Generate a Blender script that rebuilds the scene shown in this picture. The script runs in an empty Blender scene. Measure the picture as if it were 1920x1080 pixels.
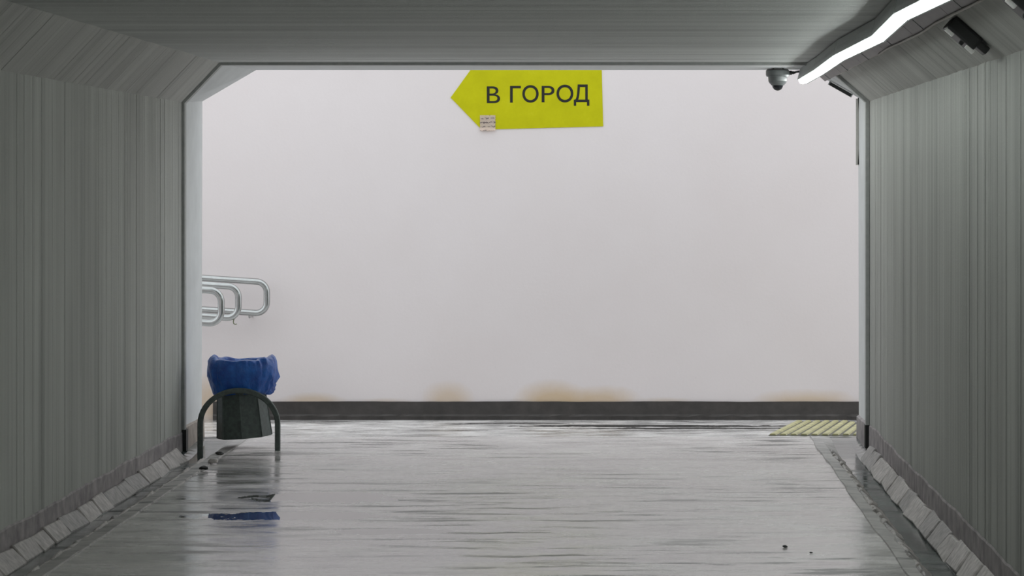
import bpy, bmesh, math, random
from mathutils import Vector, Matrix, noise

random.seed(7)
scene = bpy.context.scene
COL = scene.collection

# ------------------------------------------------------------------ camera
F = 5600.0                     # focal length in pixels of a 1920x1080 frame (long lens)
K = F / 4400.0                 # stretch of distances along the tunnel
VX, VY = 1180.0, 340.0         # vanishing point of the tunnel axis
HC = 1.73                      # eye height
cd = bpy.data.cameras.new('camera')
cam = bpy.data.objects.new('camera', cd)
COL.objects.link(cam)
cam.location = (0, 0, HC)
cam.rotation_euler = (math.pi / 2, 0, 0)
cd.sensor_fit = 'HORIZONTAL'
cd.sensor_width = 36.0
cd.lens = F / 1920 * 36.0
cd.shift_x = (960 - VX) / 1920
cd.shift_y = (VY - 540) / 1920
cd.clip_end = 200
scene.camera = cam

# ------------------------------------------------------------------ overcast sky
w = bpy.data.worlds.new('overcast_sky')
scene.world = w
w.use_nodes = True
bg = w.node_tree.nodes['Background']
bg.inputs['Color'].default_value = (0.93, 0.97, 1.0, 1)
bg.inputs['Strength'].default_value = 1.45
LAMP = 21.0                    # luminaire emission

vs = scene.view_settings
vs.view_transform = 'Standard'
vs.look = 'None'
vs.gamma = 1
vs.use_curve_mapping = False
vs.exposure = -0.05

# ------------------------------------------------------------------ places
XL, XR = -2.90, 1.557          # tunnel walls
ZC = 2.5                       # ceiling
YB = -9.0                      # other end of the tunnel, behind the eye
YJ = F / 289                   # expansion joint
YP = F / 276.5                 # mouth of the tunnel
SW = 235.0                     # pixels per metre at the wall across the mouth
YW = F / SW                   # wall across the mouth
ZW = HC - 447 / SW            # floor level at that wall
HL0, HL1 = (XL, 2.242), (-2.654, ZC)     # left haunch
HR0, HR1 = (XR, 2.249), (1.27, ZC)       # right haunch


def at(px, py, Y):
    s = F / Y
    return Vector(((px - VX) / s, Y, HC + (VY - py) / s))


# ------------------------------------------------------------------ materials
class NT:
    def __init__(self, name):
        self.m = bpy.data.materials.new(name)
        self.m.use_nodes = True
        self.t = self.m.node_tree
        self.b = self.t.nodes['Principled BSDF']

    def n(self, kind, **kw):
        nd = self.t.nodes.new(kind)
        for k, v in kw.items():
            if hasattr(nd, k):
                setattr(nd, k, v)
            else:
                self.put(nd.inputs[k], v)
        return nd

    def put(self, sock, v):
        if isinstance(v, bpy.types.NodeSocket):
            self.t.links.new(v, sock)
        elif isinstance(v, tuple) and len(v) == 3 and sock.type == 'RGBA':
            sock.default_value = v + (1,)
        else:
            sock.default_value = v

    def set(self, **kw):
        for k, v in kw.items():
            self.put(self.b.inputs[k.replace('_', ' ')], v)
        return self

    def math(self, op, a, b=0.0, clamp=False):
        nd = self.t.nodes.new('ShaderNodeMath')
        nd.operation = op
        nd.use_clamp = clamp
        self.put(nd.inputs[0], a)
        self.put(nd.inputs[1], b)
        return nd.outputs[0]

    def pos(self, scale=(1, 1, 1), loc=(0, 0, 0)):
        g = self.t.nodes.new('ShaderNodeNewGeometry')
        mp = self.t.nodes.new('ShaderNodeMapping')
        self.t.links.new(g.outputs['Position'], mp.inputs['Vector'])
        mp.inputs['Scale'].default_value = scale
        mp.inputs['Location'].default_value = loc
        return mp.outputs[0]

    def noise(self, vec, scale=1.0, detail=4, rough=0.55):
        nd = self.t.nodes.new('ShaderNodeTexNoise')
        self.put(nd.inputs['Vector'], vec)
        nd.inputs['Scale'].default_value = scale
        nd.inputs['Detail'].default_value = detail
        nd.inputs['Roughness'].default_value = rough
        return nd.outputs['Fac']

    def ramp(self, fac, stops):
        nd = self.t.nodes.new('ShaderNodeValToRGB')
        self.put(nd.inputs[0], fac)
        els = nd.color_ramp.elements
        while len(els) < len(stops):
            els.new(0.5)
        for e, (p, c) in zip(els, stops):
            e.position = p
            e.color = (c, c, c, 1) if isinstance(c, (int, float)) else tuple(c) + (1,)
        return nd.outputs[0]

    def mix(self, fac, a, b, blend='MIX'):
        nd = self.t.nodes.new('ShaderNodeMix')
        nd.data_type = 'RGBA'
        nd.blend_type = blend
        self.put(nd.inputs[0], fac)
        self.put(nd.inputs[6], a)
        self.put(nd.inputs[7], b)
        return nd.outputs[2]

    def bump(self, h, strength=0.3, dist=0.01):
        nd = self.t.nodes.new('ShaderNodeBump')
        nd.inputs['Strength'].default_value = strength
        nd.inputs['Distance'].default_value = dist
        self.put(nd.inputs['Height'], h)
        return nd.outputs[0]


def plain(name, col, rough=0.5, metal=0.0, var=0.12, scale=30, bump=0.0, **kw):
    M = NT(name)
    f = M.noise(M.pos(), scale, 4)
    lo = tuple(c * (1 - var) for c in col)
    hi = tuple(min(1, c * (1 + var)) for c in col)
    M.set(Base_Color=M.ramp(f, [(0.3, lo), (0.7, hi)]), Roughness=rough, Metallic=metal, **kw)
    if bump:
        M.set(Normal=M.bump(f, bump, 0.01))
    return M.m


def board_concrete(name, col, along):
    """cast concrete, grain running along the boards (across the tunnel's axis)"""
    M = NT(name)
    if along == 'Z':
        sc = (1, 15, 0.4)
    else:
        sc = (0.35, 26, 0.35)
    g = M.noise(M.pos(sc), 1.0, 6, 0.65)
    g2 = M.noise(M.pos(tuple(s * 0.22 if s > 5 else s * 0.8 for s in sc), (3, 1, 7)), 1.0, 3)
    big = M.noise(M.pos((1, 1, 1)), 0.7, 3)
    at_ = M.n('ShaderNodeAttribute', attribute_name='board').outputs['Fac']
    v = M.math('ADD', M.math('MULTIPLY', g, 0.36), M.math('MULTIPLY', g2, 0.48))
    v = M.math('ADD', v, M.math('MULTIPLY', at_, 0.09))
    v = M.math('ADD', v, M.math('MULTIPLY', big, 0.22))
    c = M.ramp(v, [(0.36, tuple(x * 0.66 for x in col)), (0.56, col), (0.80, tuple(x * 1.30 for x in col))])
    fine = M.noise(M.pos(), 90, 3)
    M.set(Base_Color=c, Roughness=0.75, Normal=M.bump(M.math('ADD', g, M.math('MULTIPLY', fine, 0.3)), 0.18, 0.012))
    return M.m


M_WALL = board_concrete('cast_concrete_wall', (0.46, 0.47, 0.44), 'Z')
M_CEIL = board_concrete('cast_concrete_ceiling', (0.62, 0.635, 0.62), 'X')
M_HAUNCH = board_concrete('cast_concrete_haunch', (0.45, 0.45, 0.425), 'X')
M_MOUTH = plain('skylit_mouth_concrete', (0.74, 0.755, 0.76), 0.8, var=0.05, scale=6)  # smooth concrete, its pale bluish tone carrying the skylight at the mouth
M_STRIP = plain('joint_strip_paint', (0.42, 0.43, 0.42), 0.6, var=0.1)
M_TAR = plain('black_tar', (0.012, 0.013, 0.012), 0.5)
M_DADO = plain('render_dado', (0.35, 0.32, 0.325), 0.7, var=0.35, scale=9, bump=0.4)
M_DADO2 = plain('stone_dado', (0.36, 0.31, 0.27), 0.7, var=0.25, scale=14, bump=0.4)


def wet(name, col, r0, r1, puddles=(), sc=(1.0, 1.0, 1.0)):
    M = NT(name)
    a = M.noise(M.pos(sc), 3.2, 6, 0.62)
    b = M.noise(M.pos(sc, (5, 2, 0)), 0.8, 4, 0.6)
    fine = M.noise(M.pos(), 60, 3)
    k = M.math('ADD', M.math('MULTIPLY', a, 0.55), M.math('MULTIPLY', b, 0.45))
    colr = M.ramp(k, [(0.36, tuple(c * 0.45 for c in col)), (0.5, col), (0.66, tuple(c * 1.35 for c in col))])
    rough = M.ramp(k, [(0.40, r0), (0.60, r1)])
    st = M.noise(M.pos((0.32, 1.5, 1), (2, 7, 0)), 5.0, 5, 0.6)
    st = M.ramp(st, [(0.52, 0.0), (0.62, 1.0)])
    where = M.ramp(M.noise(M.pos((0.5, 0.35, 1), (9, 4, 0)), 1.0, 3), [(0.40, 0.0), (0.55, 1.0)])
    st = M.math('MULTIPLY', st, where)
    colr = M.mix(st, colr, tuple(c * 0.22 for c in col))
    rough = M.mix(st, rough, (0.42, 0.42, 0.42))
    hgt = M.math('ADD', M.math('MULTIPLY', a, 0.6), M.math('MULTIPLY', fine, 0.25))
    mask = None
    sep = M.n('ShaderNodeSeparateXYZ')
    M.put(sep.inputs[0], M.pos())
    wob = M.math('MULTIPLY', M.math('SUBTRACT', M.noise(M.pos((1.6, 1, 1)), 3.2, 6, 0.7), 0.5), 4.2)
    for (x, y, rx, ry) in [(p[0], p[1] * K, p[2], p[3] * K) for p in puddles]:
        dx = M.math('DIVIDE', M.math('SUBTRACT', sep.outputs[0], x), rx)
        dy = M.math('DIVIDE', M.math('SUBTRACT', sep.outputs[1], y), ry)
        d = M.math('ADD', M.math('MULTIPLY', dx, dx), M.math('MULTIPLY', dy, dy))
        d = M.math('ADD', d, wob)
        m_ = M.math('LESS_THAN', d, 1.0)
        mask = m_ if mask is None else M.math('MAXIMUM', mask, m_)
    if mask is not None:
        colr = M.mix(mask, colr, tuple(c * 0.25 for c in col))
        rough = M.mix(mask, rough, (0.015, 0.015, 0.015))
        hgt = M.math('MULTIPLY', hgt, M.math('SUBTRACT', 1.0, mask))
    M.set(Base_Color=colr, Roughness=rough, IOR=1.6, Normal=M.bump(hgt, 0.22, 0.008))
    return M.m


M_FLOOR = wet('wet_floor', (0.64, 0.615, 0.605), 0.05, 0.32,
              [(-1.75, 12.15, 0.50, 0.16), (-1.65, 12.85, 0.40, 0.22), (-1.2, 11.6, 0.3, 0.1)], sc=(0.6, 1.15, 1))
M_YARD = wet('wet_paving', (0.66, 0.65, 0.64), 0.08, 0.34,
             [(0.1, 17.6, 1.0, 0.2), (0.4, 17.2, 0.8, 0.12), (-0.9, 18.1, 0.5, 0.08)])
M_CHANNEL = wet('wet_channel', (0.11, 0.135, 0.13), 0.04, 0.22)  # teal tint stands in for greenish concrete mirrored in the water
M_RIDGE = wet('wet_ridge', (0.50, 0.48, 0.47), 0.45, 0.75, sc=(2, 2, 2))
M_BRICK = [plain('kerb_stone_%s' % k, c, 0.55, var=0.3, scale=22, bump=0.5) for k, c in
           (('grey', (0.46, 0.43, 0.415)), ('pale', (0.54, 0.505, 0.49)), ('dark', (0.38, 0.36, 0.355)))]
M_BASE = plain('dark_base_band', (0.048, 0.043, 0.040), 0.55, var=0.25, scale=12, bump=0.3)
M_STEEL = plain('stainless_steel', (0.45, 0.465, 0.46), 0.22, 1.0, var=0.05)
M_DARKSTEEL = plain('bin_steel', (0.095, 0.118, 0.11), 0.5, 0.0, var=0.25, scale=40)
M_GREYMETAL = plain('grey_luminaire_housing', (0.32, 0.34, 0.335), 0.5, var=0.06)
M_DUCT = plain('duct_plastic', (0.25, 0.23, 0.225), 0.5, var=0.08, scale=8)
M_CABLE = plain('pale_cable', (0.60, 0.55, 0.52), 0.6)
M_BLACK = plain('black_plastic', (0.018, 0.019, 0.018), 0.45)
M_DOME = plain('smoked_dome', (0.010, 0.011, 0.014), 0.08)
M_CAMBODY = plain('camera_body_paint', (0.13, 0.138, 0.138), 0.35, var=0.04)
M_PALE = plain('pale_tab', (0.88, 0.88, 0.85), 0.5)
M_TRUNK = plain('pale_trunking', (0.60, 0.58, 0.55), 0.5, var=0.05)
M_WIRE = plain('green_wire', (0.16, 0.18, 0.10), 0.5)
M_EARTH = plain('roof_ground', (0.22, 0.22, 0.21), 0.9)
M_YELLOW = plain('worn_yellow_rubber', (0.50, 0.475, 0.25), 0.5, var=0.28, scale=9)
M_LETTER = plain('black_lettering', (0.008, 0.008, 0.004), 0.7, var=0.05)

M = NT('yellow_sign_film')
f = M.noise(M.pos(), 7, 6, 0.7)
M.set(Base_Color=M.ramp(f, [(0.3, (0.47, 0.46, 0.003)), (0.6, (0.53, 0.52, 0.004)), (0.8, (0.58, 0.56, 0.02))]), Roughness=0.6)
M.b.inputs['Specular IOR Level'].default_value = 0.15
M_SIGN = M.m

M = NT('lamp_diffuser')
M.set(Base_Color=(0.9, 0.9, 0.9), Emission_Color=(0.94, 1.0, 0.975), Emission_Strength=LAMP)
M_LAMP = M.m

M = NT('crumpled_paper')
f = M.noise(M.pos((40, 40, 120)), 1.0, 3)
wv = M.n('ShaderNodeTexWave')
wv.bands_direction = 'Z'
wv.inputs['Scale'].default_value = 9.5
wv.inputs['Distortion'].default_value = 3
wv.inputs['Detail Scale'].default_value = 8
M.put(wv.inputs['Vector'], M.pos())
ink = M.math('MULTIPLY', M.math('GREATER_THAN', wv.outputs['Fac'], 0.8), M.math('GREATER_THAN', f, 0.47))
M.set(Base_Color=M.mix(ink, (0.86, 0.74, 0.66), (0.34, 0.27, 0.25)), Roughness=0.8)
M_PAPER = M.m

M = NT('blue_bin_bag_film')
f = M.noise(M.pos(), 14, 5)
M.set(Base_Color=M.ramp(f, [(0.3, (0.010, 0.072, 0.40)), (0.7, (0.022, 0.18, 0.68))]), Roughness=0.28, IOR=1.5,
      Transmission_Weight=0.0, Normal=M.bump(M.noise(M.pos((1, 1, 0.6)), 55, 5, 0.7), 0.5, 0.012))
M.b.inputs['Coat Weight'].default_value = 0.2
M_BAG = M.m

# light plaster across the mouth, with the damp stains it carries along its foot
M = NT('pale_plaster')
sep = M.n('ShaderNodeSeparateXYZ')
M.put(sep.inputs[0], M.pos())
wob = M.math('MULTIPLY', M.math('SUBTRACT', M.noise(M.pos(), 3.5, 5, 0.6), 0.5), 0.5)
base = M.ramp(M.noise(M.pos(), 0.9, 4), [(0.3, (0.72, 0.665, 0.66)), (0.7, (0.75, 0.70, 0.70))])
col = base
for (cx, hw, hh, amt) in ((838, 52, 46, .55), (1040, 80, 46, .80), (1120, 85, 34, .70), (1510, 105, 26, .60),
                          (585, 70, 20, .55), (400, 60, 60, .6), (1250, 60, 10, .3), (720, 60, 9, .3)):
    X0 = (cx - VX) / SW
    dx = M.math('DIVIDE', M.math('SUBTRACT', sep.outputs[0], X0), hw / SW)
    dz = M.math('DIVIDE', M.math('SUBTRACT', sep.outputs[2], ZW + 0.14), hh / SW)
    d = M.math('SQRT', M.math('ADD', M.math('MULTIPLY', dx, dx), M.math('MULTIPLY', dz, dz)))
    d = M.math('ADD', d, wob)
    mk = M.ramp(d, [(0.35, amt * 1.1), (1.0, 0.0)])
    col = M.mix(mk, col, (0.60, 0.45, 0.285))
sp = M.ramp(M.noise(M.pos(), 22, 2), [(0.77, 0.0), (0.80, 0.5)])
low = M.ramp(sep.outputs[2], [(0.15, 1.0), (0.35, 0.0)])
col = M.mix(M.math('MULTIPLY', sp, low), col, (0.3, 0.27, 0.25))
M.set(Base_Color=col, Roughness=0.85, Normal=M.bump(M.noise(M.pos(), 45, 4), 0.12, 0.006))
M_PLASTER = M.m


# ------------------------------------------------------------------ mesh helpers
def mesh_obj(name, verts, faces, mat, parent=None, smooth=False, attr=None):
    me = bpy.data.meshes.new(name)
    me.from_pydata([tuple(v) for v in verts], [], faces)
    me.validate()
    if attr:
        a = me.attributes.new('board', 'FLOAT', 'FACE')
        a.data.foreach_set('value', attr)
    bm = bmesh.new()
    bm.from_mesh(me)
    bmesh.ops.recalc_face_normals(bm, faces=bm.faces)
    bm.to_mesh(me)
    bm.free()
    if smooth:
        me.shade_smooth()
    me.materials.append(mat)
    o = bpy.data.objects.new(name, me)
    COL.objects.link(o)
    if parent:
        o.parent = parent
    return o


def bm_obj(name, bm, mat, parent=None, smooth=False):
    me = bpy.data.meshes.new(name)
    bmesh.ops.recalc_face_normals(bm, faces=bm.faces)
    bm.to_mesh(me)
    bm.free()
    if smooth:
        me.shade_smooth()
    me.materials.append(mat)
    o = bpy.data.objects.new(name, me)
    COL.objects.link(o)
    if parent:
        o.parent = parent
    return o


def thing(name, label, cat, loc=(0, 0, 0), group=None):
    o = bpy.data.objects.new(name, None)
    o.empty_display_size = 0.05
    COL.objects.link(o)
    o.location = loc
    return tag(o, label, cat, group)


def tag(o, label, cat, group=None):
    o['label'] = label
    o['category'] = cat
    if group:
        o['group'] = group
    return o


def struct(o, label=None, cat=None):
    o['kind'] = 'structure'
    if label:
        o['label'] = label
    if cat:
        o['category'] = cat
    return o


def box(bm, c, size, rot=None, bevel=0.0):
    mt = Matrix.Translation(c)
    if rot is not None:
        mt = mt @ rot.to_4x4()
    r = bmesh.ops.create_cube(bm, size=1.0, matrix=mt @ Matrix.Diagonal((*size, 1)))
    if bevel:
        es = {e for v in r['verts'] for e in v.link_edges}
        bmesh.ops.bevel(bm, geom=list(es), offset=bevel, segments=2, affect='EDGES', profile=0.7)


def box_obj(name, c, size, mat, parent=None, rot=None, bevel=0.0):
    bm = bmesh.new()
    box(bm, c, size, rot, bevel)
    return bm_obj(name, bm, mat, parent)


def tube(bm, pts, r, n=12, cap=True):
    pts = [Vector(p) for p in pts]
    rings = []
    up = Vector((0, 0, 1))
    for i, p in enumerate(pts):
        t = (pts[min(i + 1, len(pts) - 1)] - pts[max(i - 1, 0)]).normalized()
        ref = up if abs(t.dot(up)) < 0.95 else Vector((0, 1, 0))
        if rings:
            ref = prev
        a = (ref - t * ref.dot(t)).normalized()
        prev = a
        b = t.cross(a)
        rr = r[i] if isinstance(r, (list, tuple)) else r
        rings.append([bm.verts.new(p + (a * math.cos(q) + b * math.sin(q)) * rr)
                      for q in (2 * math.pi * k / n for k in range(n))])
    for A, B in zip(rings, rings[1:]):
        for k in range(n):
            bm.faces.new((A[k], A[(k + 1) % n], B[(k + 1) % n], B[k]))
    if cap:
        bm.faces.new(rings[0][::-1])
        bm.faces.new(rings[-1])


def lathe(bm, prof, n=32, c=(0, 0, 0)):
    rings = []
    for (r, z) in prof:
        if r < 1e-5:
            rings.append([bm.verts.new((c[0], c[1], c[2] + z))])
        else:
            rings.append([bm.verts.new((c[0] + r * math.cos(2 * math.pi * k / n), c[1] + r * math.sin(2 * math.pi * k / n), c[2] + z))
                          for k in range(n)])
    for A, B in zip(rings, rings[1:]):
        for k in range(n):
            k2 = (k + 1) % n
            if len(A) == 1 and len(B) > 1:
                bm.faces.new((A[0], B[k], B[k2]))
            elif len(B) == 1 and len(A) > 1:
                bm.faces.new((A[k], A[k2], B[0]))
            elif len(A) > 1:
                bm.faces.new((A[k], A[k2], B[k2], B[k]))


def prism(name, sec, y0, y1, mat, parent=None):
    """closed cross section (x, z) carried along the tunnel"""
    n = len(sec)
    v = [(x, y0, z) for x, z in sec] + [(x, y1, z) for x, z in sec]
    f_ = [tuple(range(n)), tuple(range(2 * n - 1, n - 1, -1))]
    f_ += [(k, (k + 1) % n, n + (k + 1) % n, n + k) for k in range(n)]
    return mesh_obj(name, v, f_, mat, parent)


# ------------------------------------------------------------------ tunnel shell: cast against boards
def cast_face(name, P0, P1, out, y0, y1, mat, thick=0.3, wmin=0.05, wmax=0.13, rel=0.0018, ext=0.03):
    """a face from P0 to P1 (x, z) along Y, made of board imprints of uneven depth; out = direction into the concrete"""
    P0, P1, out = Vector(P0), Vector(P1), Vector(out).normalized()
    e = (P1 - P0).normalized() * ext
    P0, P1 = P0 - e, P1 + e
    v, fc, at_ = [], [], []
    y = y0
    cuts = []
    while y < y1 - 0.02:
        yy = min(y1, y + random.uniform(wmin, wmax))
        cuts.append((y, yy))
        y = yy
    for i, (a, b) in enumerate(cuts):
        d = out * random.uniform(0, rel)
        k = len(v)
        g = 0.003
        for (p, yy, dd) in ((P0, a, d + out * 0.0006), (P1, a, d + out * 0.0006), (P0, a + g, d), (P1, a + g, d),
                            (P0, b - g, d), (P1, b - g, d), (P0, b, d + out * 0.0006), (P1, b, d + out * 0.0006)):
            q = p + dd
            v.append((q.x, yy, q.y))
        r = random.random()
        for j in (0, 2, 4):
            fc.append((k + j, k + j + 1, k + j + 3, k + j + 2))
            at_.append(r)
    # the body of the concrete behind the face
    k = len(v)
    for yy in (y0, y1):
        for p in (P0 + out * rel * 1.5, P1 + out * rel * 1.5, P1 + out * thick, P0 + out * thick):
            v.append((p.x, yy, p.y))
    for q in ((0, 1, 2, 3), (4, 5, 6, 7), (0, 1, 5, 4), (1, 2, 6, 5), (2, 3, 7, 6), (3, 0, 4, 7)):
        fc.append(tuple(k + j for j in q))
        at_.append(0.5)
    o = mesh_obj(name, v, fc, mat, attr=at_)
    return struct(o)


cast_face('wall_left', (XL, -0.02), HL0, (-1, 0), YB, YJ, M_WALL)
cast_face('wall_right', (XR, -0.02), HR0, (1, 0), YB, YJ, M_WALL)
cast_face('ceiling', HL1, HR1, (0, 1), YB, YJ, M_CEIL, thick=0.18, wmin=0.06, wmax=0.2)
ul = (Vector(HL1) - Vector(HL0)).normalized()
ur = (Vector(HR0) - Vector(HR1)).normalized()
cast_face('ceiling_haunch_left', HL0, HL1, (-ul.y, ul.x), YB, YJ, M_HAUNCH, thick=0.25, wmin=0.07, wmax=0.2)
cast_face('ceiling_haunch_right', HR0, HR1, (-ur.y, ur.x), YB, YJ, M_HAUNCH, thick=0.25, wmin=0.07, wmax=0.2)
box_obj('roof_slab', ((XL + XR) / 2, (YB + YP) / 2, 2.72), (5.25, YP - YB, 0.06), M_EARTH)['kind'] = 'structure'

# end ring of the tunnel, beyond the joint
YE = YJ + 0.10
near = [(XL - 0.0, -0.15), (XL, 2.242), (-2.654, 2.492), (1.27, 2.492), (XR, 2.249), (XR, -0.15)]
far = [(XL - 0.0, -0.15), (-2.895, 2.272), (-2.53, 2.485), (1.22, 2.485), (1.552, 2.297), (XR, -0.15)]
outer = [(-3.3, -0.15), (-3.3, 2.45), (-2.9, 2.68), (1.5, 2.68), (1.95, 2.45), (1.95, -0.15)]


def ring_part(name, i, mat):
    v = []
    for prof, y in ((near, YJ), (far, YP)):
        for p, q in ((prof[i], outer[i]), (prof[i + 1], outer[i + 1])):
            v += [(p[0], y, p[1]), (q[0], y, q[1])]
    fcs = [(0, 2, 6, 4), (1, 3, 7, 5), (0, 1, 3, 2), (4, 5, 7, 6), (0, 1, 5, 4), (2, 3, 7, 6)]
    return struct(mesh_obj(name, v, fcs, mat))


for i, nm in enumerate(('wall_mouth_left', 'haunch_mouth_left', 'ceiling_mouth', 'haunch_mouth_right', 'wall_mouth_right')):
    ring_part(nm, i, M_MOUTH)

# cover strip over the expansion joint
inn = [(XL + 0.017, 0.10), (XL + 0.017, 2.236), (-2.647, 2.483), (1.263, 2.483), (XR - 0.024, 2.243), (XR - 0.024, 0.13)]
outr = [(XL, 0.10), (XL, 2.242), (-2.654, 2.5), (1.27, 2.5), (XR, 2.249), (XR, 0.13)]
v, fc = [], []
for (p, q) in zip(inn, outr):
    v += [(p[0], YJ - 0.02, p[1]), (q[0], YJ - 0.02, q[1]), (p[0], YJ + 0.06, p[1]), (q[0], YJ + 0.06, q[1])]
for i in range(5):
    a, b = 4 * i, 4 * i + 4
    fc += [(a, a + 1, b + 1, b), (a + 2, a + 3, b + 3, b + 2), (a, a + 2, b + 2, b), (a + 1, a + 3, b + 3, b + 1)]
fc += [(0, 1, 3, 2), (20, 21, 23, 22)]
struct(mesh_obj('trim_1', v, fc, M_STRIP))
struct(box_obj('trim_2', (XL + 0.014, YJ + 0.02, 0.05), (0.030, 0.09, 0.14), M_TAR, bevel=0.003))
struct(box_obj('trim_3', (XR - 0.014, YJ + 0.02, 0.075), (0.030, 0.09, 0.15), M_TAR, bevel=0.003))


# rendered dado along the foot of each wall, uneven upper edge
def dado(name, x, sgn, y0, y1, z0, zt, amp, mat, th=0.006, sd=0.0):
    n = max(4, int((y1 - y0) / 0.07))
    v, fc = [], []
    for i in range(n + 1):
        y = y0 + (y1 - y0) * i / n
        h = zt + amp * noise.noise(Vector((y * 1.7 + sd, 1.3, 0))) + amp * 0.5 * noise.noise(Vector((y * 7, 4.1 + sd, 0)))
        t = th * (1 + 0.4 * noise.noise(Vector((y * 3, 8 + sd, 0))))
        v += [(x, y, z0), (x + sgn * t, y, z0), (x + sgn * t * 0.8, y, h - 0.01), (x, y, h)]
    for i in range(n):
        a, b = 4 * i, 4 * i + 4
        for j in range(4):
            k = (j + 1) % 4
            fc.append((a + j, a + k, b + k, b + j))
    fc += [(0, 1, 2, 3), (4 * n + 3, 4 * n + 2, 4 * n + 1, 4 * n)]
    return struct(mesh_obj(name, v, fc, mat))


dado('baseboard_left', XL, 1, YB, YJ - 0.03, -0.02, 0.112, 0.014, M_DADO)
dado('baseboard_right', XR, -1, YB, YJ - 0.03, 0.0, 0.16, 0.014, M_DADO, sd=5)
dado('baseboard_mouth_left', XL, 1, YJ + 0.07, YP, -0.06, 0.13, 0.012, M_DADO2, th=0.02, sd=9)
dado('baseboard_mouth_right', XR, -1, YJ + 0.07, YP, -0.06, 0.15, 0.012, M_DADO, th=0.02, sd=12)

# ------------------------------------------------------------------ floor and gutters
struct(mesh_obj('floor', [(-2.565, YB, -0.002), (1.225, YB, -0.002), (1.225, YP, -0.002), (-2.565, YP, -0.002),
                          (-2.565, YB, -0.12), (1.225, YB, -0.12), (1.225, YP, -0.12), (-2.565, YP, -0.12)],
                [(0, 1, 2, 3), (4, 5, 6, 7), (0, 1, 5, 4), (1, 2, 6, 5), (2, 3, 7, 6), (3, 0, 4, 7)], M_FLOOR))


def gutter(name, xs, label):
    """xs: wall, foot of the slope, foot of the ridge, ridge inner edge, ridge outer edge"""
    xw, xb, xr, xi, xo = xs
    n = 230
    v, fc, mats = [], [], []
    for i in range(n + 1):
        y = YB + (YP - YB) * i / n
        j1 = 0.014 * noise.noise(Vector((y * 3.1, xw, 0))) + 0.010 * noise.noise(Vector((y * 11, xw, 3)))
        j2 = 0.010 * noise.noise(Vector((y * 2.3, xw, 9)))
        sgn = 1 if xi < xo else -1
        zz = 0.004 * noise.noise(Vector((y * 4, xw, 5)))
        fd = max(0.08, min(1.0, (YP - 0.15 - y) / 0.9))
        v += [(xw, y, -0.02 * fd), (xb, y, -0.052 * fd), (xr, y, -0.048 * fd), (xi + j1, y, 0.002 + zz), (xo + j2, y, 0.006 + zz),
              (xo + j2 + sgn * 0.003, y, -0.006), (xo + sgn * 0.03, y, -0.14), (xw, y, -0.14)]
    for i in range(n):
        a, b = 8 * i, 8 * i + 8
        for j in range(8):
            k = (j + 1) % 8
            fc.append((a + j, a + k, b + k, b + j))
            mats.append(1 if j in (2, 3, 4) else 0)
    o = mesh_obj(name, v, fc, M_CHANNEL)
    o.data.materials.append(M_RIDGE)
    o.data.polygons.foreach_set('material_index', mats)
    o['kind'] = 'structure'
    o['label'] = label
    return o


GL = gutter('gutter_left', (XL, -2.815, -2.685, -2.637, -2.565), 'wet stone-lined gutter along the wall with the rubbish bin')
GR = gutter('gutter_right', (XR, 1.475, 1.357, 1.285, 1.222), 'wet stone-lined gutter along the wall under the lamp row')


def stone_mesh(name, L, W, H, seed, chip=0.16):
    rnd = random.Random(seed)
    bm = bmesh.new()
    bmesh.ops.create_cube(bm, size=1.0, matrix=Matrix.Diagonal((W, L, H, 1)))
    for vtx in bm.verts:
        vtx.co.x += rnd.uniform(-chip, chip) * W * 0.35
        vtx.co.y += rnd.uniform(-chip, chip) * W * 0.25
        vtx.co.z += rnd.uniform(-chip, chip) * H * 0.4
    bmesh.ops.bevel(bm, geom=list(bm.edges), offset=0.006, segments=1, affect='EDGES')
    me = bpy.data.meshes.new(name)
    bm.to_mesh(me)
    bm.free()
    return me


def lay_stones(parent, a, b, y0, y1, lmin, lmax, th, chip, tones, nm, proud=0.35):
    """stones lying on the slope from a=(x,z) to b=(x,z)"""
    a, b = Vector(a), Vector(b)
    d = b - a
    W = d.length
    ang = math.atan2(d.y, d.x)
    kinds = []
    for k in range(9):
        L = lmin + (lmax - lmin) * (k % 3) / 2
        me = stone_mesh(nm, L - 0.012, W, th, k * 17 + int(abs(a.x) * 100), chip)
        me.materials.append(tones[(k // 3) % len(tones)])
        kinds.append((L, me))
    y = y0
    c = (a + b) / 2
    while y < y1 - lmin * 0.6:
        L, me = random.choice(kinds)
        if y + L > y1:
            break
        o = bpy.data.objects.new(nm, me)
        COL.objects.link(o)
        o.parent = parent
        nrm = Vector((-math.sin(ang), math.cos(ang)))
        if nrm.y < 0:
            nrm = -nrm
        off = nrm * (th * (proud - 0.5) + random.uniform(-0.0015, 0.0015))
        o.location = (c.x + off.x, y + L / 2, c.y + off.y)
        o.rotation_euler = (0, -ang + random.uniform(-0.03, 0.03), random.uniform(-0.012, 0.012))
        y += L


lay_stones(GL, (XL + 0.012, 0.022), (-2.82, -0.055), 8.2 * K, YJ - 0.35, 0.32, 0.50, 0.05, 0.3, M_BRICK, 'kerb_stone', 0.2)
lay_stones(GR, (XR - 0.010, 0.046), (1.475, -0.050), 7.0 * K, YJ - 0.1, 0.32, 0.46, 0.05, 0.3, M_BRICK, 'kerb_stone', 0.2)
lay_stones(GL, (-2.692, -0.050), (-2.635, 0.0), 8.2 * K, YJ - 0.8, 0.12, 0.30, 0.03, 0.6, M_BRICK, 'edge_stone', 0.50)
lay_stones(GR, (1.352, -0.052), (1.292, -0.002), 7.6 * K, YJ - 0.1, 0.12, 0.28, 0.03, 0.6, M_BRICK, 'edge_stone', 0.45)

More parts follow.
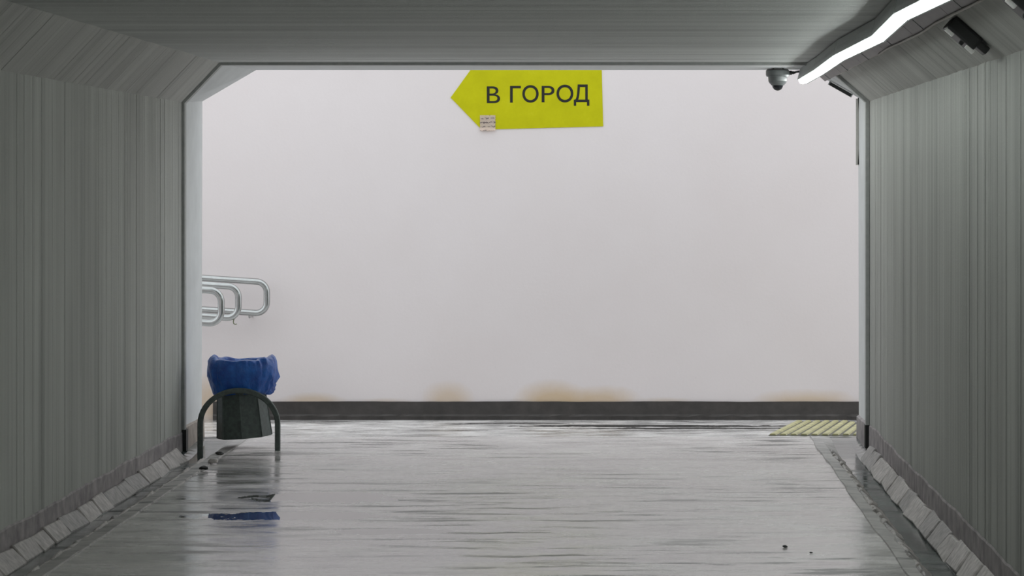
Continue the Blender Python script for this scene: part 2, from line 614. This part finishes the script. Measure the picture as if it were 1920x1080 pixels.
# paving outside the mouth, falling gently to the far wall
XA, XB = -13.0, 9.0
struct(mesh_obj('floor_outside', [(-3.3, YP, -0.002), (XB, YP, -0.002), (XB, YW + 0.3, ZW - 0.016), (-3.3, YW + 0.3, ZW - 0.016),
                                  (-3.3, YP, -0.3), (XB, YP, -0.3), (XB, YW + 0.3, -0.4), (-3.3, YW + 0.3, -0.4)],
                [(0, 1, 2, 3), (4, 5, 6, 7), (0, 1, 5, 4), (1, 2, 6, 5), (2, 3, 7, 6), (3, 0, 4, 7)], M_YARD))
RS = 0.055
struct(mesh_obj('ramp', [(XA, YP, (-3.3 - XA) * RS), (-3.3, YP, -0.002), (-3.3, YW + 0.3, ZW - 0.016), (XA, YW + 0.3, (-3.3 - XA) * RS + ZW),
                         (XA, YP, -0.3), (-3.3, YP, -0.3), (-3.3, YW + 0.3, -0.4), (XA, YW + 0.3, -0.4)],
                [(0, 1, 2, 3), (4, 5, 6, 7), (0, 1, 5, 4), (1, 2, 6, 5), (2, 3, 7, 6), (3, 0, 4, 7)], M_YARD))
# walls of the approach
struct(box_obj('wall_far', ((XA + XB) / 2, YW + 0.15, 1.3), (XB - XA, 0.30, 3.5), M_PLASTER))
struct(box_obj('wall_approach_left', ((XA - 3.3) / 2, YP - 0.15, 0.55), (-3.3 - XA, 0.28, 1.7), M_PLASTER))
struct(box_obj('wall_approach_right', ((XB + 1.95) / 2, YP - 0.15, 0.55), (XB - 1.95, 0.28, 1.7), M_PLASTER))
# dark band along the foot of the far wall
n = 300
v, fc = [], []
for i in range(n + 1):
    x = -3.32 + (XB + 3.32) * i / n
    h = ZW + 0.146 + 0.0035 * noise.noise(Vector((x * 1.6, 0, 0))) + 0.002 * noise.noise(Vector((x * 6, 3, 0)))
    t = 0.024 + 0.008 * noise.noise(Vector((x * 9, 7, 0)))
    v += [(x, YW + 0.01, ZW - 0.05), (x, YW - t, ZW - 0.05), (x, YW - t, ZW + 0.03 + 0.01 * noise.noise(Vector((x * 8, 1, 2)))),
          (x, YW - 0.018, ZW + 0.045), (x, YW - 0.016, h), (x, YW + 0.01, h)]
for i in range(n):
    a, b = 6 * i, 6 * i + 6
    for j in range(6):
        k = (j + 1) % 6
        fc.append((a + j, a + k, b + k, b + j))
fc += [(0, 1, 2, 3, 4, 5), tuple(6 * n + j for j in range(5, -1, -1))]
struct(mesh_obj('baseboard_far', v, fc, M_BASE))

# ------------------------------------------------------------------ lamp row along the right of the ceiling
ends = [K * q for q in (15.80, 14.42, 12.72, 11.02, 9.55, 7.95, 6.35, 4.75, 3.15, 1.55, -0.05, -1.65, -3.25, -4.85)]
xs = [1.160, 1.160, 1.135, 1.165, 1.105, 1.15, 1.13, 1.16, 1.12, 1.15, 1.13, 1.16, 1.13, 1.15]
for i in range(len(ends) - 1):
    y1, y0 = ends[i] - 0.01, ends[i + 1] + 0.01
    x1, x0 = xs[i], xs[i + 1]
    L = math.hypot(y1 - y0, x1 - x0)
    mid = Vector(((x0 + x1) / 2, (y0 + y1) / 2, 0))
    rz = -math.atan2(x1 - x0, y1 - y0)
    lab = 'lit white linear lamp in the ceiling row, %s from the tunnel mouth' % (
        'first second third fourth fifth sixth seventh eighth ninth tenth eleventh twelfth thirteenth'.split()[i])
    if i == 0:
        lab = 'lit white linear lamp beside the dome camera, last of the row at the tunnel mouth'
    t = thing('linear_lamp', lab, 'lamp', (mid.x, mid.y, 2.385), 'lamps in the row along the ceiling')
    t.rotation_euler = (0, math.radians(10), rz)
    # housing: shallow channel under the ceiling, shielding it
    bm = bmesh.new()
    sec = [(-0.034, 0.045), (-0.034, 0.022), (0.026, 0.022), (0.026, 0.006), (0.034, 0.006), (0.034, 0.045), (0.030, 0.070), (0.030, 0.105), (-0.030, 0.105), (-0.030, 0.070)]  # longer right lip added to shade the right wall
    va = [bm.verts.new((x, -L / 2, z)) for x, z in sec]
    vb = [bm.verts.new((x, L / 2, z)) for x, z in sec]
    bm.faces.new(va)
    bm.faces.new(vb[::-1])
    for k in range(len(sec)):
        bm.faces.new((va[k], va[(k + 1) % len(sec)], vb[(k + 1) % len(sec)], vb[k]))
    bm_obj('housing', bm, M_GREYMETAL, t)
    # diffuser: shallow rounded trough below it
    bm = bmesh.new()
    sec = [(0.024 * math.cos(a), 0.022 - 0.022 * math.sin(a)) for a in (math.pi * k / 10 for k in range(11))]
    rr = []
    for yy, sc in ((-L / 2 + 0.004, 0.8), (-L / 2 + 0.02, 1), (L / 2 - 0.02, 1), (L / 2 - 0.004, 0.8)):
        rr.append([bm.verts.new((x * sc, yy, 0.022 + (z - 0.022) * sc)) for x, z in sec])
    for A, B in zip(rr, rr[1:]):
        for k in range(10):
            bm.faces.new((A[k], A[k + 1], B[k + 1], B[k]))
    bm.faces.new(rr[0])
    bm.faces.new(rr[-1][::-1])
    bm_obj('diffuser', bm, M_LAMP, t, smooth=True)
    for s in (-1, 1):
        box_obj('end_cap', (0, s * (L / 2 + 0.003), 0.052), (0.06, 0.006, 0.05), M_GREYMETAL, t, bevel=0.002)

# cable duct on the sloped edge
U = Vector((ur.x, 0, ur.y))                       # down the slope
N = Vector((ur.y, 0, -ur.x))                      # into the tunnel
if N.z > 0:
    N = -N
HC1 = Vector((HR1[0], 0, HR1[1]))
RH = Matrix((U, Vector((0, -1, 0)), N)).transposed()
duct = thing('cable_duct', 'grey plastic cable duct running along the sloped edge beside the lamps', 'cable duct', (0, 0, 0))
y = YP - 0.1
while y > 4.0 * K:
    c = HC1 + U * 0.058 + N * 0.020 + Vector((0, y - 0.79, 0))
    box_obj('duct_cover', c, (0.086, 1.57, 0.040), M_DUCT, duct, RH, 0.003)
    box_obj('duct_clip', HC1 + U * 0.058 + N * 0.0215 + Vector((0, y - 0.5, 0)), (0.092, 0.012, 0.043), M_GREYMETAL, duct, RH, 0.002)
    y -= 1.58

bm = bmesh.new()
cp = []
for (yy, tt, nn) in ((15.5, .109, .008), (14.6, .110, .008), (13.2, .109, .008), (12.6, .111, .012), (12.35, .100, .048), (11.9, .092, .0475),
                     (11.2, .098, .0475), (10.6, .100, .0475), (10.0, .090, .048), (9.2, .092, .0475), (8.0, .095, .0475), (6.0, .09, .0475)):
    cp.append(HC1 + U * tt + N * nn + Vector((0, yy * K, 0)))
tube(bm, cp, 0.006, 8)
tag(bm_obj('cable', bm, M_CABLE, smooth=True), 'thin pale cable running along the edge of the grey cable duct', 'cable')


# black fixtures on the slope
def slope_fixture(yc, label):
    t = thing('wall_fixture', label, 'fixture', (HC1 + U * 0.208 + Vector((0, yc, 0))), 'black fixtures on the sloped concrete')
    t.rotation_euler = RH.to_euler()
    bm = bmesh.new()
    box(bm, Vector((-0.012, 0, 0.032)), (0.15, 0.20, 0.062), None, 0.012)
    bm_obj('body', bm, M_BLACK, t)
    bm = bmesh.new()
    box(bm, Vector((0.082, 0.04, 0.026)), (0.06, 0.10, 0.036), None, 0.010)
    bm_obj('bracket', bm, M_BLACK, t)
    for x, yy in ((-0.062, 0.070), (0.048, 0.072)):
        box_obj('pale_tab', (x, yy, 0.068), (0.042, 0.040, 0.017), M_PALE, t, None, 0.004)
    bm = bmesh.new()
    lathe(bm, [(0, 0), (0.010, 0), (0.010, 0.012), (0.007, 0.016), (0, 0.016)], 12, (0.005, 0.06, 0.062))
    bm_obj('knob', bm, M_BLACK, t)
    return t


slope_fixture(9.84 * K, 'black fixture with two pale tabs on the sloped concrete beside the cable duct')
slope_fixture(8.26 * K, 'black fixture on the sloped concrete, cut by the corner of the view')

# dark bar on the mouth's slope
hu = (Vector((1.552, 0, 2.297)) - Vector((1.22, 0, 2.485))).normalized()
hn = Vector((hu.z, 0, -hu.x))
if hn.z > 0:
    hn = -hn
rb = Matrix((hu, Vector((0, -1, 0)), hn)).transposed()
cb = Vector((1.22, 0, 2.485)) + hu * 0.245 + Vector((0, YP - 0.08, 0))
t = thing('sensor_bar', 'short dark bar fixed to the sloped corner of the tunnel mouth', 'bar', cb + hn * 0.004)
t.rotation_euler = rb.to_euler()
box_obj('bar_body', (0, 0, 0.012), (0.165, 0.035, 0.022), M_BLACK, t, None, 0.004)
box_obj('end_plate', (0.086, 0, 0.010), (0.008, 0.040, 0.026), M_GREYMETAL, t, None, 0.002)
box_obj('end_plate', (-0.086, 0, 0.010), (0.008, 0.040, 0.026), M_GREYMETAL, t, None, 0.002)

# pale trunking with a cable down the mouth's right edge
t = thing('cable_trunking', 'pale narrow cable trunking hanging down the edge of the tunnel mouth', 'trunking', (XR - 0.01, YP - 0.03, 1.84))
box_obj('cover', (-0.004, 0, 0.225), (0.018, 0.035, 0.45), M_TRUNK, t, None, 0.003)
bm = bmesh.new()
tube(bm, [(-0.004 + 0.012 * math.sin(k / 10 * math.pi) + 0.006, -0.022, 0.005 + 0.045 * k) for k in range(11)], 0.004, 8)
bm_obj('cable', bm, M_BLACK, t, smooth=True)

# ------------------------------------------------------------------ dome camera
cz = 2.4865
t = thing('dome_camera', 'grey dome security camera under the tunnel ceiling beside the lamps', 'camera', (0.993, F / 280, cz))
for x in (-0.028, 0.036):
    bm = bmesh.new()
    tube(bm, [(x, 0, 0.002), (x, 0, -0.014)], 0.006, 10)
    bm_obj('bolt', bm, M_BLACK, t)
bm = bmesh.new()
lathe(bm, [(0, -0.006), (0.070, -0.006), (0.074, -0.010), (0.074, -0.013), (0, -0.013)], 40)
bm_obj('mounting_plate', bm, M_BLACK, t)
bm = bmesh.new()
lathe(bm, [(0, -0.013), (0.076, -0.013), (0.079, -0.018), (0.079, -0.044), (0.074, -0.056), (0, -0.056)], 40)
bm_obj('body', bm, M_CAMBODY, t, smooth=False)
bm = bmesh.new()
lathe(bm, [(0, -0.054), (0.064, -0.054), (0.062, -0.085), (0.056, -0.098), (0.050, -0.104), (0.042, -0.114), (0, -0.114)], 40)
bm_obj('collar', bm, M_CAMBODY, t, smooth=False)
bm = bmesh.new()
lathe(bm, [(0.037, -0.112)] + [(0.037 * math.cos(a), -0.113 - 0.037 * math.sin(a)) for a in (math.pi / 2 * k / 8 for k in range(8))] + [(0, -0.150)], 32)
bm_obj('dome', bm, M_DOME, t, smooth=True)
bm = bmesh.new()
tube(bm, [(0.074, 0, -0.030), (0.094, 0, -0.030), (0.096, 0, -0.029), (0.110, 0, -0.029)], [0.014, 0.014, 0.010, 0.010], 12)
bm_obj('cable_gland', bm, M_BLACK, t)
bm = bmesh.new()
tube(bm, [(0.108, 0, -0.029), (0.118, 0.05, -0.026), (0.130, 0.13, -0.020), (0.150, 0.18, -0.015), (0.18, 0.19, -0.016), (0.22, 0.19, -0.012)], 0.008, 10)
bm_obj('conduit', bm, M_BLACK, t, smooth=True)

# ------------------------------------------------------------------ direction sign on the far wall
YS = YW - 0.006
pts = [(845, 183), (886, 126), (1128, 122), (1131, 237), (903, 243)]
org = at(1000, 243, YW)
t = thing('direction_sign', 'yellow-green arrow sign with black Cyrillic lettering on the far wall', 'sign', org)
v = []
for yy in (YS, YW + 0.001):
    for p in pts:
        q = at(p[0], p[1], YW)
        v.append((q.x - org.x, yy - org.y, q.z - org.z))
n = len(pts)
fc = [tuple(range(n)), tuple(range(2 * n - 1, n - 1, -1))] + [(k, (k + 1) % n, n + (k + 1) % n, n + k) for k in range(n)]
mesh_obj('panel', v, fc, M_SIGN, t)
def glyph(ch, weight):
    cu = bpy.data.curves.new('letter', 'FONT')
    cu.body = ch
    cu.extrude = 0.004
    cu.offset = weight
    tmp = bpy.data.objects.new('letter_source', cu)
    COL.objects.link(tmp)
    dg = bpy.context.evaluated_depsgraph_get()
    me = bpy.data.meshes.new_from_object(tmp.evaluated_get(dg))
    bpy.data.objects.remove(tmp)
    return me


# each letter in the box it fills (the round and straight forms shared by both alphabets are set with the same glyph)
for ch, bx in (('B', (525, 350, 665, 528)), ('Г', (770, 345, 885, 522)), ('O', (900, 337, 1073, 522)), ('P', (1105, 345, 1240, 518)),
               ('O', (1262, 332, 1440, 520)), ('Д', (1445, 330, 1610, 555))):
    me = glyph(ch, {'B': -0.002, 'P': -0.002, 'O': 0.007}.get(ch, 0.013))
    xs_ = [q.co.x for q in me.vertices]
    ys_ = [q.co.y for q in me.vertices]
    x0, x1, y0, y1 = min(xs_), max(xs_), min(ys_), max(ys_)
    a0 = at(820 + bx[0] / 5.647, 100 + bx[3] / 5.647, YW)
    a1 = at(820 + bx[2] / 5.647, 100 + bx[1] / 5.647, YW)
    for q in me.vertices:
        q.co = (a0.x + (a1.x - a0.x) * (q.co.x - x0) / (x1 - x0) - org.x, YS - org.y - 0.0006 - 0.2 * q.co.z,
                a0.z + (a1.z - a0.z) * (q.co.y - y0) / (y1 - y0) - org.z)
    me.materials.clear()
    me.materials.append(M_LETTER)
    o = bpy.data.objects.new('letter', me)
    COL.objects.link(o)
    o.parent = t

# small crumpled note stuck over its lower edge
bm = bmesh.new()
nx, nz = 9, 10
a, b = at(900, 245, YW), at(929, 216, YW)
g = [[None] * (nz + 1) for _ in range(nx + 1)]
for i in range(nx + 1):
    for j in range(nz + 1):
        x = (b.x - a.x) * i / nx
        z = (b.z - a.z) * j / nz
        ed = 0.004 * noise.noise(Vector((j * 0.9, i > 4, 3))) if i in (0, nx) else 0
        dep = -0.003 - 0.006 * abs(noise.noise(Vector((i * 0.35, j * 0.55, 1)))) - (0.012 if j == 0 else 0.004 if j == 1 else 0)
        g[i][j] = bm.verts.new((x + ed, dep, z))
for i in range(nx):
    for j in range(nz):
        bm.faces.new((g[i][j], g[i + 1][j], g[i + 1][j + 1], g[i][j + 1]))
bmesh.ops.solidify(bm, geom=bm.faces[:], thickness=0.0008)
o = bm_obj('paper_note', bm, M_PAPER)
o.location = (a.x, YS - 0.001, a.z)
tag(o, 'small crumpled pinkish paper note stuck over the edge of the arrow sign', 'note')


# ------------------------------------------------------------------ handrails of the ramp
def handrail(xe, yy, zt, zb, label, wall=False):
    t = thing('handrail', label, 'handrail', (xe - 1.5, yy, 0.0), 'stainless handrails of the ramp')
    ox = xe - 1.5
    r = 0.085
    top, bot = [], []
    x_far = xe - 6.0
    pts = [(x_far, zt + RS * 6.0 * 0.9)]
    pts += [(xe - 0.5, zt + 0.028), (xe - r, zt)]
    for k in range(1, 8):
        a_ = math.pi / 2 * k / 8
        pts.append((xe - r + r * math.sin(a_), zt - r + r * math.cos(a_)))
    pts += [(xe, zt - r), (xe, zb + r)]
    for k in range(1, 8):
        a_ = math.pi / 2 * k / 8
        pts.append((xe - r + r * math.cos(a_), zb + r - r * math.sin(a_)))
    pts += [(xe - r, zb), (xe - 0.5, zb + 0.028), (x_far, zb + RS * 6.0 * 0.9)]
    bm = bmesh.new()
    tube(bm, [(p[0] - ox, 0, p[1]) for p in pts], 0.0255, 16)
    bm_obj('rail', bm, M_STEEL, t, smooth=True)
    for px in (xe - 1.3, xe - 3.2, xe - 5.2):
        gz = max(0, -3.3 - px) * RS + ZW * (yy - YP) / (YW - YP)
        ztp = zt + (xe - px) * RS * 0.9
        if wall:
            for zz in (ztp, ztp - (zt - zb)):
                bm = bmesh.new()
                tube(bm, [(px - ox, 0, zz - 0.02), (px - ox, 0.02, zz - 0.06), (px - ox, YW - yy + 0.005, zz - 0.06)], 0.008, 8)
                bm_obj('wall_bracket', bm, M_STEEL, t, smooth=True)
        else:
            bm = bmesh.new()
            tube(bm, [(px - ox, 0, gz - 0.02), (px - ox, 0, ztp - 0.01)], 0.021, 14)
            bm_obj('post', bm, M_STEEL, t, smooth=True)
    if wall:
        bm = bmesh.new()
        tube(bm, [(xe - 0.14 - ox, 0, zb - 0.015), (xe - 0.14 - ox, 0.02, zb - 0.035), (xe - 0.14 - ox, YW - yy + 0.005, zb - 0.035)], 0.008, 8)
        bm_obj('wall_bracket', bm, M_STEEL, t, smooth=True)
    return t


handrail((505 - VX) / 237 - 0.02, F / 237, 0.937, 0.688, 'stainless U-ended handrail fixed along the pale far wall', True)
handrail((452 - VX) / 246.2 - 0.02, F / 246.2, 0.932, 0.692, 'stainless U-ended handrail standing free between the two other rails')
handrail((420 - VX) / 256 - 0.02, F / 256, 0.932, 0.692, 'stainless U-ended handrail closest to the tunnel mouth')
bm = bmesh.new()
hk = at(441, 596, F / 246.2)
tube(bm, [hk + Vector(p) for p in ((-0.006, 0, 0.012), (-0.008, -0.002, -0.008), (-0.014, -0.002, -0.026), (-0.012, -0.002, -0.042), (0.0, -0.002, -0.05), (0.012, -0.002, -0.046))], 0.004, 8)
tag(bm_obj('wire_hook', bm, M_WIRE, smooth=True), 'small green wire hook dangling from the middle handrail', 'hook')

# ------------------------------------------------------------------ litter bin
BX, BY = -2.512, 15.10 * K
t = thing('litter_bin', 'dark steel litter bin hung on an arched frame beside the gutter', 'litter bin', (BX, BY, 0))
path = [(-0.249, -0.056)] + [(-0.249, -0.05 + 0.22 * k / 4) for k in range(1, 5)]
for k in range(1, 24):
    a_ = math.pi * k / 24
    path.append((-0.249 * math.cos(a_), 0.17 + 0.214 * math.sin(a_)))
path += [(0.249, 0.17 - 0.1715 * k / 4) for k in range(0, 5)]
bm = bmesh.new()
rings = []
for i, p in enumerate(path):
    p0, p1 = Vector(path[max(i - 1, 0)]), Vector(path[min(i + 1, len(path) - 1)])
    tg = (p1 - p0).normalized()
    nr = Vector((-tg.y, tg.x))
    rg = []
    for (s, d, e) in ((-.017, -.012, 0), (-.012, -.017, 0), (.012, -.017, 0), (.017, -.012, 0), (.017, .012, 0), (.012, .017, 0), (-.012, .017, 0), (-.017, .012, 0)):
        rg.append(bm.verts.new((p[0] + nr.x * s, d, p[1] + nr.y * s)))
    rings.append(rg)
for A, B in zip(rings, rings[1:]):
    for k in range(8):
        bm.faces.new((A[k], A[(k + 1) % 8], B[(k + 1) % 8], B[k]))
bm.faces.new(rings[0])
bm.faces.new(rings[-1][::-1])
bm_obj('arch_frame', bm, M_DARKSTEEL, t)
bm = bmesh.new()
rt, rbm = 0.148, 0.178
prof = [(0, 0.0), (rbm - 0.01, 0.0), (rbm, 0.004), (rt, 0.40), (rt - 0.006, 0.40), (rbm - 0.008, 0.02), (0, 0.02)]
lathe(bm, prof, 8)
bmesh.ops.rotate(bm, verts=bm.verts, cent=(0, 0, 0), matrix=Matrix.Rotation(math.radians(2), 3, 'Z'))
bk = bm_obj('bucket', bm, M_DARKSTEEL, t)
bk.location = (0.012, 0.19, 0.068)
bk.rotation_euler = (0, math.radians(-4.2), 0)
bm = bmesh.new()
for k in range(8):
    a_ = math.radians(2) + 2 * math.pi * k / 8
    tube(bm, [(rbm * math.cos(a_), rbm * math.sin(a_), 0.005), (rt * math.cos(a_), rt * math.sin(a_), 0.395)], 0.004, 6)
sm = bm_obj('seam', bm, M_DARKSTEEL, bk)
bm = bmesh.new()
box(bm, Vector((0, 0.03, 0.372)), (0.05, 0.04, 0.03), None, 0.004)
bm_obj('hanger', bm, M_DARKSTEEL, t)

# the bag lining it: gathered film folded out over the rim
bm = bmesh.new()
NA = 120
prof = [(0.128, 0.10), (0.140, 0.155), (0.155, 0.192), (0.172, 0.212), (0.190, 0.218), (0.207, 0.208), (0.220, 0.186), (0.229, 0.155), (0.231, 0.125),
        (0.227, 0.095), (0.220, 0.066), (0.211, 0.040), (0.200, 0.016), (0.190, -0.004), (0.178, -0.016), (0.168, -0.012), (0.160, 0.01)]
rings = []
for j, (r, z) in enumerate(prof):
    rg = []
    for k in range(NA):
        a_ = 2 * math.pi * k / NA
        cx_, sx_ = math.cos(a_), math.sin(a_)
        big = noise.noise(Vector((cx_ * 1.6 + 3, sx_ * 1.6, z * 5)))
        fold = abs(noise.noise(Vector((cx_ * 5.0, sx_ * 5.0, z * 9 + 2))))
        cr = noise.noise(Vector((cx_ * 11, sx_ * 11, z * 30 + 4)))
        q = min(1, j / 4)
        rr = r + q * (0.014 * big - 0.024 * fold + 0.007 * cr + 0.006)
        zz = z
        # uneven rim: two peaks at the sides, low in the middle front and back
        top = max(0, 1 - abs(j - 4) / 4)
        zz += top * (0.020 * (abs(cx_) ** 3) - 0.014 + 0.018 * noise.noise(Vector((cx_ * 2.2 + 9, sx_ * 2.2, 0))))
        # a ragged tuft where the film is knotted on one side
        if cx_ > 0.75:
            tf = (cx_ - 0.75) / 0.25
            if 9 <= j <= 14:
                rr += tf * (0.015 * math.sin(j * 2.1 + a_ * 9) + 0.006)
                zz -= tf * 0.012
        low_ = max(0, (j - 10) / 6)
        zz -= low_ * 0.030 * max(0, -cx_)
        rg.append(bm.verts.new((rr * cx_, rr * sx_, zz)))
    rings.append(rg)
for A, B in zip(rings, rings[1:]):
    for k in range(NA):
        bm.faces.new((A[k], A[(k + 1) % NA], B[(k + 1) % NA], B[k]))
cen = bm.verts.new((0, 0, 0.05))
for k in range(NA):
    bm.faces.new((cen, rings[0][k], rings[0][(k + 1) % NA]))
bag = bm_obj('bin_bag', bm, M_BAG, None, smooth=True)
bag.location = (BX - 0.006, BY + 0.19, 0.372)
bag.scale = (1.0, 0.84, 1.0)
tag(bag, 'blue plastic bin bag folded out over the rim of the litter bin', 'bag')

# ------------------------------------------------------------------ yellow tactile mat by the far wall


def floor_z(y):
    return -0.002 + (ZW + 0.0) * (y - YP) / (YW - YP)


def hit(px, py):
    # on the falling pavement outside
    lo, hi = YP - 0.3, YW
    for _ in range(40):
        m_ = (lo + hi) / 2
        s = F / m_
        z = HC + (VY - py) / s
        if z > floor_z(m_):
            lo = m_
        else:
            hi = m_
    return at(px, py, m_)


pA, pB = hit(1441, 817), hit(1492, 791)
xr = 1.75
t = thing('tactile_mat', 'worn yellow tactile mat with slanted ribs beside the dark base band', 'mat', (pA.x, pA.y, floor_z(pA.y)))
yv0, yv1 = pA.y, pB.y
v = []
for (x, y) in ((pA.x, yv0), (xr, yv0), (xr, yv1), (pB.x, yv1)):
    v.append((x - pA.x, y - pA.y, floor_z(y) - floor_z(pA.y) + 0.004))
v += [(a_, b_, c_ - 0.012) for a_, b_, c_ in v]
mesh_obj('base_sheet', v, [(0, 1, 2, 3), (4, 5, 6, 7), (0, 1, 5, 4), (1, 2, 6, 5), (2, 3, 7, 6), (3, 0, 4, 7)],
         plain('dark_rubber_sheet', (0.10, 0.10, 0.07), 0.55), t)
pitch = 0.0715
dirv = Vector((pB.x - pA.x, yv1 - yv0, floor_z(yv1) - floor_z(yv0)))
k = 0
while pA.x + k * pitch + 0.05 < xr:
    x_s = k * pitch + 0.004
    room = (xr - 0.01 - pA.x - x_s - 0.045) / dirv.x
    fr = min(1.0, room)
    if fr < 0.08:
        break
    e = dirv * fr
    v = []
    for (ww, h) in ((0.0, 0.002), (0.008, 0.014), (0.040, 0.014), (0.048, 0.002)):
        v.append((x_s + ww, 0.004, h))
        v.append((x_s + ww + e.x, e.y - 0.004, e.z + h))
    mesh_obj('rib', v, [(0, 1, 3, 2), (2, 3, 5, 4), (4, 5, 7, 6), (0, 2, 4, 6), (1, 3, 5, 7), (0, 1, 7, 6)], M_YELLOW, t)
    k += 1


# ------------------------------------------------------------------ loose bits on the ground
def lump(px, py, size, mat, name, label, cat, z=0.0, group=None, seed=0):
    s_ = (py - VY) / (HC - z)
    bm = bmesh.new()
    bmesh.ops.create_icosphere(bm, subdivisions=2, radius=size)
    for vtx in bm.verts:
        vtx.co *= 1 + 0.45 * noise.noise(vtx.co / size * 1.1 + Vector((seed * 3.1, 0, 0)))
        vtx.co.z *= 0.62
        vtx.co.x *= 1.25
    o = bm_obj(name, bm, mat)
    o.location = ((px - VX) / s_, F / s_, z + size * 0.45)
    tag(o, label, cat, group)


lump(1472, 1026, 0.010, M_BLACK, 'pebble', 'small dark pebble on the wet floor, larger of the two', 'pebble', group='pebbles on the floor')
lump(1521, 1037, 0.006, M_BLACK, 'pebble', 'tiny dark pebble on the wet floor, smaller of the two', 'pebble', group='pebbles on the floor', seed=2)
lump(400, 868, 0.026, M_BRICK[1], 'broken_stone', 'pale broken stone on the gutter edge by the bin', 'stone', 0.005, seed=3)
lump(412, 853, 0.020, M_TAR, 'broken_stone', 'dark broken stone on the gutter edge below the bin bucket', 'stone', 0.005, 'dark stones by the bin', 4)
lump(382, 880, 0.020, M_TAR, 'broken_stone', 'dark broken stone on the gutter edge in front of the bin', 'stone', 0.005, 'dark stones by the bin', 5)
